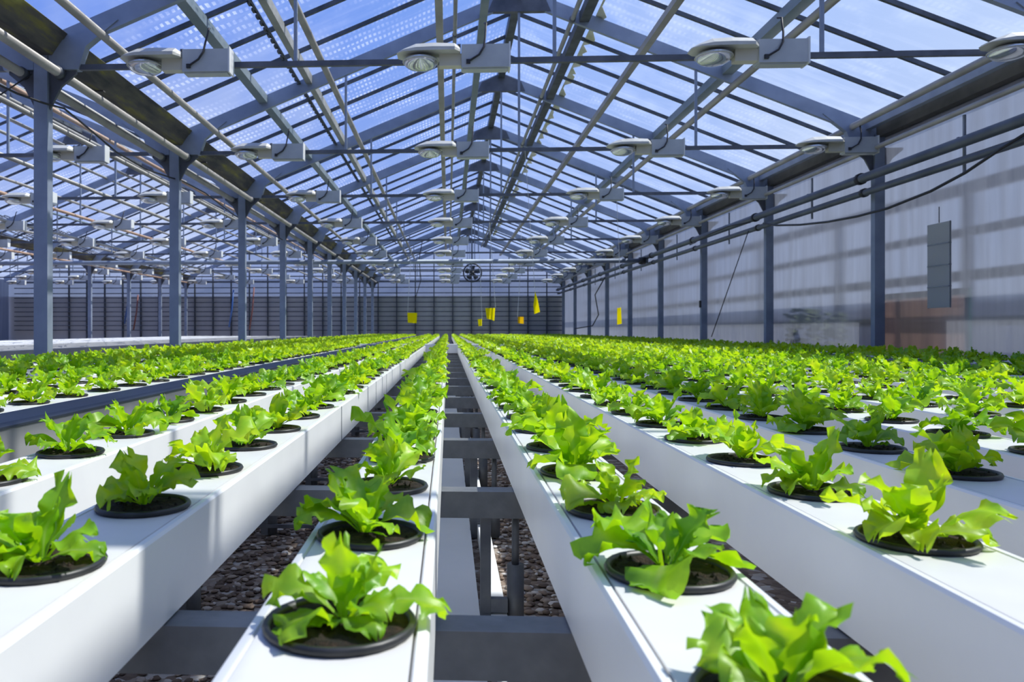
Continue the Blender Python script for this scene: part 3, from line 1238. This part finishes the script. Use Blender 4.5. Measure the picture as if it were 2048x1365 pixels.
def far_bed():
    lods = []
    for lod, (nu, nv) in enumerate(((7, 5), (5, 3))):
        vars_ = []
        for k in range(8):
            f = foliage(500 + k, nu, nv)
            vars_.append((np.array(f.v), np.array(f.f, dtype=np.int64), np.array(f.uv)))
        lods.append(vars_)
    ring = MB().lathe([(PR, .0003), (PR, .006), (PR - .005, .006), (PR - .007, .003), (.001, .004)], 10)
    rv, rf_ = np.array(ring.v), np.array(ring.f, dtype=np.int64)
    V, F, U, MI = [], [], [], []
    off = 0
    for d, xc, y, ri in far:
        vs, fs, us = rnd.choice(lods[0 if d < 14 else 1])
        a = rnd.uniform(0, 6.28)
        s = rnd.uniform(.88, 1.10)
        c, q = math.cos(a), math.sin(a)
        rot = np.array([[c, -q, 0], [q, c, 0], [0, 0, 1]])
        p = (vs * s) @ rot.T + np.array([xc, y, GTOP + .003])
        V.append(p); F.append(fs + off); U.append(us); MI.append(np.zeros(len(fs), dtype=np.int32))
        off += len(vs)
        V.append(rv + np.array([xc, y, GTOP])); F.append(rf_ + off); U.append(np.zeros((len(rv), 2))); MI.append(np.ones(len(rf_), dtype=np.int32))
        off += len(rv)
    V, F, U, MI = np.concatenate(V), np.concatenate(F), np.concatenate(U), np.concatenate(MI)
    me = bpy.data.meshes.new('lettuce_planting')
    me.vertices.add(len(V))
    me.vertices.foreach_set('co', V.astype(np.float32).ravel())
    me.loops.add(F.size)
    me.loops.foreach_set('vertex_index', F.astype(np.int32).ravel())
    me.polygons.add(len(F))
    me.polygons.foreach_set('loop_start', np.arange(0, F.size, 4, dtype=np.int32))
    me.materials.append(M['leaf'])
    me.materials.append(M['pot'])
    me.polygons.foreach_set('material_index', MI)
    me.polygons.foreach_set('use_smooth', np.ones(len(F), dtype=bool))
    ul = me.uv_layers.new(name='UVMap')
    ul.data.foreach_set('uv', U[F.ravel()].astype(np.float32).ravel())
    me.update(calc_edges=True)
    me.validate()
    o = bpy.data.objects.new('lettuce_planting', me)
    COL.objects.link(o)
    o['kind'] = 'stuff'
    tag(o, 'dense rows of small distant lettuces filling the gutters towards the end wall', 'lettuce')


far_bed()

# ------------------------------------------------------------------ yellow sticky cards on strings


def at(px, py, d):
    """world point seen at a pixel of the photograph, at depth d along the view"""
    xr = (px - PX) / FPX * d
    zr = (PY - py) / FPX * d
    ca, sa = math.cos(YAW), math.sin(YAW)
    return Vector((xr * ca - d * sa, xr * sa + d * ca, CAM_Z + zr))


def card(outline, d, top, m, label, tilt=1.3):
    """outline: pixel polygon turned into a real thin card at its distance"""
    pts = [at(x, y, d) for x, y in outline]
    c = sum(pts, Vector()) / len(pts)
    t = thing('sticky_card', label, 'insect card', c)
    mb = MB()
    n = len(pts)
    vs = []
    for s in (-.0015, .0015):
        for p in pts:
            q = p - c
            vs.append((q.x, q.y + s + math.sin(tilt) * q.x + .15 * q.x * q.z, q.z))
    fs = [tuple(reversed(range(n))), tuple(range(n, 2 * n))] + [(k, (k + 1) % n, (k + 1) % n + n, k + n) for k in range(n)]
    mb.add(vs, fs)
    mb.build('card', m, t)
    tp = max(pts, key=lambda p: p.z)
    tq = at(top[0], top[1], d)
    MB().tube([(tp.x - c.x, tp.y - c.y, tp.z - c.z - .004), tuple(tq - c)], .0022 * max(1, d / 8), 5).build('string', M['string'], t)


card([(815, 626), (834, 626), (833, 647), (816, 646)], 17.8, (823, 497), M['yellow'], 'square yellow sticky card, leftmost of the hanging cards')
card([(955, 639), (964, 638), (964, 652), (957, 653)], 20.8, (959, 507), M['yellow'], 'smallest narrow yellow sticky card, left of the large square one')
card([(970, 617), (991, 616), (989, 642), (983, 640), (973, 638)], 14.8, (979, 445), M['yellow'], 'large yellow sticky card, highest of the squarish ones')
card([(1035, 634), (1048, 634), (1048, 648), (1035, 647)], 23.8, (1042, 520), M['orange'], 'amber square sticky card, duller than the others')
card([(1070, 583), (1076, 601), (1081, 624), (1068, 629), (1066, 612)], 8.85, (1050, 302), M['yellow'], 'tall twisted yellow sticky card tapering to a point')
card([(1233, 617), (1243, 615), (1245, 648), (1233, 650)], 11.8, (1233, 390), M['yellow'], 'yellow sticky card hanging nearest the right wall')

# ------------------------------------------------------------------ circulation fan
fc = at(945, 546, 32.2)
ft = thing('circulation_fan', 'round black fan hanging before the far end wall', 'fan', fc)
rad = .37
MB().tube([(rad * math.cos(k * PI / 16), 0, rad * math.sin(k * PI / 16)) for k in range(33)], .03, 8, False).build('cage_ring', M['fan'], ft, True)
MB().tube([(rad * .6 * math.cos(k * PI / 12), -.05, rad * .6 * math.sin(k * PI / 12)) for k in range(25)], .006, 5, False).build('inner_ring', M['fan'], ft, True)
MB().lathe([(.001, -.08), (.07, -.07), (.08, 0), (.07, .08), (.001, .1)], 14, (0, 0, 0), 'y').build('motor_hub', M['fan'], ft, True)
for k in range(5):
    q = 2 * PI * k / 5 + .3
    b = MB()
    vs = []
    for r, w, tw in ((.07, .05, .02), (.2, .09, .035), (.30, .10, .03)):
        for s, yy in ((-1, -tw), (1, tw)):
            vs.append((r * math.cos(q) - s * w * math.sin(q), yy, r * math.sin(q) + s * w * math.cos(q)))
    vs += [(a, b2 + .006, c) for a, b2, c in vs]
    b.add(vs, [(0, 1, 3, 2), (2, 3, 5, 4), (6, 8, 9, 7), (8, 10, 11, 9), (0, 2, 8, 6), (1, 7, 9, 3), (2, 4, 10, 8), (3, 9, 11, 5), (4, 5, 11, 10), (0, 6, 7, 1)])
    b.build('blade', M['fan'], ft)
MB().box(-.015, .015, -.015, .015, rad, rad + 1.0).build('hanging_rod', M['pipe_dark'], ft)

# ------------------------------------------------------------------ cables, hoses and cords
def pix_path(pts, r, name, m, label, cat):
    o = MB().tube([at(x, y, d) for x, y, d in pts], r, 7).build(name, m, None, True)
    return tag(o, label, cat)


pix_path([(-40, 150, 5.3), (0, 171, 5.7), (34, 187, 5.9), (87, 206, 6.05), (128, 217, 6.3), (171, 252, 6.8), (232, 304, 7.5), (290, 338, 8.3), (340, 355, 9.05), (365, 362, 9.3), (410, 386, 10.4), (470, 432, 12.1), (520, 455, 14), (565, 480, 15.1)], .009, 'power_cable', M['cable'], 'black cable draped along the left posts below the pipe brackets', 'cable')
pix_path([(0, 190, 5.9), (30, 170, 6.0), (64, 148, 6.1)], .006, 'power_cable', M['cable'], 'short black cable rising to the first left post', 'cable')
pix_path([(2060, 262, 6.2), (1997, 301, 6.5), (1930, 346, 6.9), (1861, 383, 7.3), (1775, 417, 8.0), (1715, 433, 8.5), (1656, 444, 9.2), (1600, 450, 10.0), (1553, 451, 10.7), (1527, 447, 11.2)], .014, 'water_hose', M['cable'], 'black hose sagging along the right wall below the pipes', 'hose')
pix_path([(1500, 445, 11.4), (1460, 452, 12.2), (1420, 468, 13), (1380, 490, 14.4)], .012, 'water_hose', M['cable'], 'black hose looping beyond the second post of right wall', 'hose')
pix_path([(1497, 462, 11.8), (1423, 674, 12.6)], .007, 'guy_cord', M['cable'], 'thin slanting cord stretched in front of the right wall', 'cord')
pix_path([(1210, 555, 17.5), (1190, 590, 17.9), (1197, 630, 18.2), (1185, 652, 18.6), (1150, 658, 19)], .013, 'water_hose', M['cable'], 'looped black hose hanging near the far right posts', 'hose')
pix_path([(845, 480, 24), (838, 520, 25), (842, 560, 26), (830, 600, 26)], .012, 'water_hose', M['cable'], 'thin hose hanging left of centre before the end wall', 'hose')
for k, (px, py0, py1, d, m, lab) in enumerate([(258, 575, 648, 29, 'blue_hose', 'blue hose hanging between distant second row posts'), (467, 580, 655, 30, 'blue_hose', 'blue hose hanging near the end wall behind the left posts'), (276, 590, 660, 31, 'red_paint', 'dull red standpipe before the left end wall'), (508, 575, 660, 31, 'red_paint', 'dull red standpipe before the end wall behind second left post')]):
    pix_path([(px, py0, d), (px - 3, (py0 + py1) / 2, d), (px - 9, py1, d)], .03, 'standpipe' if m == 'red_paint' else 'water_hose', M[m], lab, 'pipe' if m == 'red_paint' else 'hose')
# white plumb strings
for k, (px, y0, y1, d, lab) in enumerate([(978, 397, 470, 17.5, 'thin white string hanging from middle of the roof'), (1042, 456, 505, 20, 'thin white string hanging right of the roof centre')]):
    pix_path([(px, y0, d), (px + 1, y1, d)], .004, 'hanging_string', M['string'], lab, 'string')

# stack of pale panels hung on the right wall
c = at(1868, 534, 7.75)
cb = thing('wall_panel_strip', 'pale grey hanging strip of four panels on the right wall', 'panel strip', (4.86, c.y, 0))
zb, zt = CAM_Z + .215, CAM_Z + 1.06
for k in range(4):
    a = zb + (zt - zb) * k / 4
    b = zb + (zt - zb) * (k + 1) / 4
    MB().box(-.012, .012, -.17, .17, a + .003, b - .003).build('panel', M['cabinet'], cb)
for e in (-.174, .171):
    MB().box(-.006, .006, e, e + .003, zb, zt).build('side_cord', M['seam'], cb)
for k in range(1, 4):
    a = zb + (zt - zb) * k / 4
    MB().box(-.015, .013, -.171, .171, a - .006, a + .006).build('divider', M['seam'], cb)
MB().box(-.003, .003, -.003, .003, zt, zt + .16).build('hanging_cord', M['cable'], cb)
# small switch on a right post
sw = at(1412, 612, 15)
tag(MB().box(XR - .085, XR - .056, 15.0, 15.05, CAM_Z + .42, CAM_Z + .55).build('switch_box', M['cable']), 'small black switch box on the third right post', 'switch')

# ------------------------------------------------------------------ outside the right wall, seen blurred
def out_box(name, x0, x1, y0, y1, z0, z1, m, label, cat):
    return tag(MB().box(x0, x1, y0, y1, z0, z1).build(name, m), label, cat)


bb = thing('garden_screen', 'blurred reddish screen in a green frame outside the right wall', 'screen', (5.16, 8.9, 0))
MB().box(0, .006, -.84, .68, .05, CAM_Z + .36).build('screen_cloth', M['screen'], bb)
for y0, y1, z0, z1 in ((-.90, -.84, 0, CAM_Z + .42), (.68, .74, 0, CAM_Z + .42), (-.84, .68, CAM_Z + .36, CAM_Z + .42), (-.84, .68, .30, .34)):
    MB().box(-.01, .016, y0, y1, z0, z1).build('green_frame', M['green_edge'], bb)
for k, (y0, y1, h) in enumerate([(11.0, 11.5, .95), (11.8, 12.3, 1.02)]):
    b = MB()
    rr = random.Random(k)
    for j in range(120):
        a, q = rr.uniform(0, 6.28), rr.uniform(0, 1)
        cx, cy, cz = 5.32 + .2 * math.cos(a) * math.sqrt(q), (y0 + y1) / 2 + .28 * math.sin(a), rr.uniform(.05, h)
        s = rr.uniform(.05, .1)
        b.add([(cx - s, cy, cz), (cx, cy - s, cz - s * .4), (cx + s, cy, cz), (cx, cy + s, cz + s * .4)], [(0, 1, 2, 3)])
    tag(b.build('shrub', M['bush']), 'blurred dark shrub outside the right wall, %s one' % ('nearer' if k == 0 else 'farther'), 'shrub')
for k, (h, w, nm) in enumerate([(1.62, .14, 'highest'), (1.12, .10, 'second highest'), (.62, .12, 'third highest'), (.10, .10, 'lowest')]):
    t = out_box('outdoor_rail', 5.9, 5.96, 4, 34, CAM_Z + h - w / 2, CAM_Z + h + w / 2, M['rail_grey'], 'blurred horizontal rail outside the right wall, %s one' % nm, 'rail')
for k in range(9):
    y = 6.3 + 3.0 * k
    out_box('outdoor_post', 5.97, 6.06, y, y + .1, 0, CAM_Z + 1.7, M['rail_grey'], 'blurred upright post outside the right wall, %s from front' % ordw(k + 1), 'post')['group'] = 'posts outside the right wall'
ow = out_box('outdoor_hedge_wall', 14, 14.4, -10, 60, 0, 1.5, M['ground'], 'long grey outbuilding wall across the yard outside', 'outbuilding')
ow.name = 'outbuilding'

# ------------------------------------------------------------------ light
SUN = Vector((0.80, 0.10, 1.12)).normalized()
sl = bpy.data.lights.new('sun', 'SUN')
sl.energy = 5.35
sl.angle = R(.6)
sl.color = (1.0, .955, .88)
so = bpy.data.objects.new('sun', sl)
COL.objects.link(so)
so.rotation_euler = (-SUN).to_track_quat('-Z', 'Y').to_euler()

w = bpy.data.worlds.new('sky')
SC.world = w
w.use_nodes = True
nt = w.node_tree
nt.nodes.clear()
out = nt.nodes.new('ShaderNodeOutputWorld')
bg = nt.nodes.new('ShaderNodeBackground')
tc = nt.nodes.new('ShaderNodeTexCoord')
dot = N(nt, 'VectorMath', _operation='DOT_PRODUCT')
L(nt, tc.outputs['Generated'], dot.inputs[0])
dot.inputs[1].default_value = Vector((.92, .25, .30)).normalized()
glow = ramp(nt, dot.outputs['Value'], [(0.0, (.17, .32, .90)), (.35, (.21, .38, .93)), (.62, (.34, .50, .95)), (.85, (.56, .69, .98)), (1, (.8, .87, 1))])
sepw = nt.nodes.new('ShaderNodeSeparateXYZ')
L(nt, tc.outputs['Generated'], sepw.inputs[0])
hz = ramp(nt, sepw.outputs[2], [(.0, (1, 1, 1)), (.12, (.5, .5, .5)), (.35, (0, 0, 0))])
mh = N(nt, 'Mix', _data_type='RGBA')
hb = N(nt, 'Math', _operation='MULTIPLY')
L(nt, hz, hb.inputs[0])
hb.inputs[1].default_value = .55
L(nt, hb.outputs[0], mh.inputs[0])
L(nt, glow, mh.inputs[6])
mh.inputs[7].default_value = (.66, .71, .80, 1)
cn = noise(nt, 2.6, 5, vec=tc.outputs['Generated'])
cm = ramp(nt, cn, [(.50, (0, 0, 0)), (.78, (.75, .75, .75))])
mc = N(nt, 'Mix', _data_type='RGBA')
L(nt, cm, mc.inputs[0])
L(nt, mh.outputs[2], mc.inputs[6])
mc.inputs[7].default_value = (.80, .86, .98, 1)
L(nt, mc.outputs[2], bg.inputs[0])
bg.inputs[1].default_value = .95
L(nt, bg.outputs[0], out.inputs[0])

# ------------------------------------------------------------------ view
vs_ = SC.view_settings
SC.display_settings.display_device = 'sRGB'
vs_.view_transform = 'Standard'
vs_.look = 'None'
vs_.exposure = 0.0
vs_.gamma = 1.0
vs_.use_curve_mapping = False
cy = SC.cycles
cy.max_bounces = 10
cy.diffuse_bounces = 6
cy.glossy_bounces = 2
cy.transmission_bounces = 4
cy.transparent_max_bounces = 12
cy.caustics_reflective = False
cy.caustics_refractive = False
cy.use_denoising = True
cy.sample_clamp_indirect = 4.0
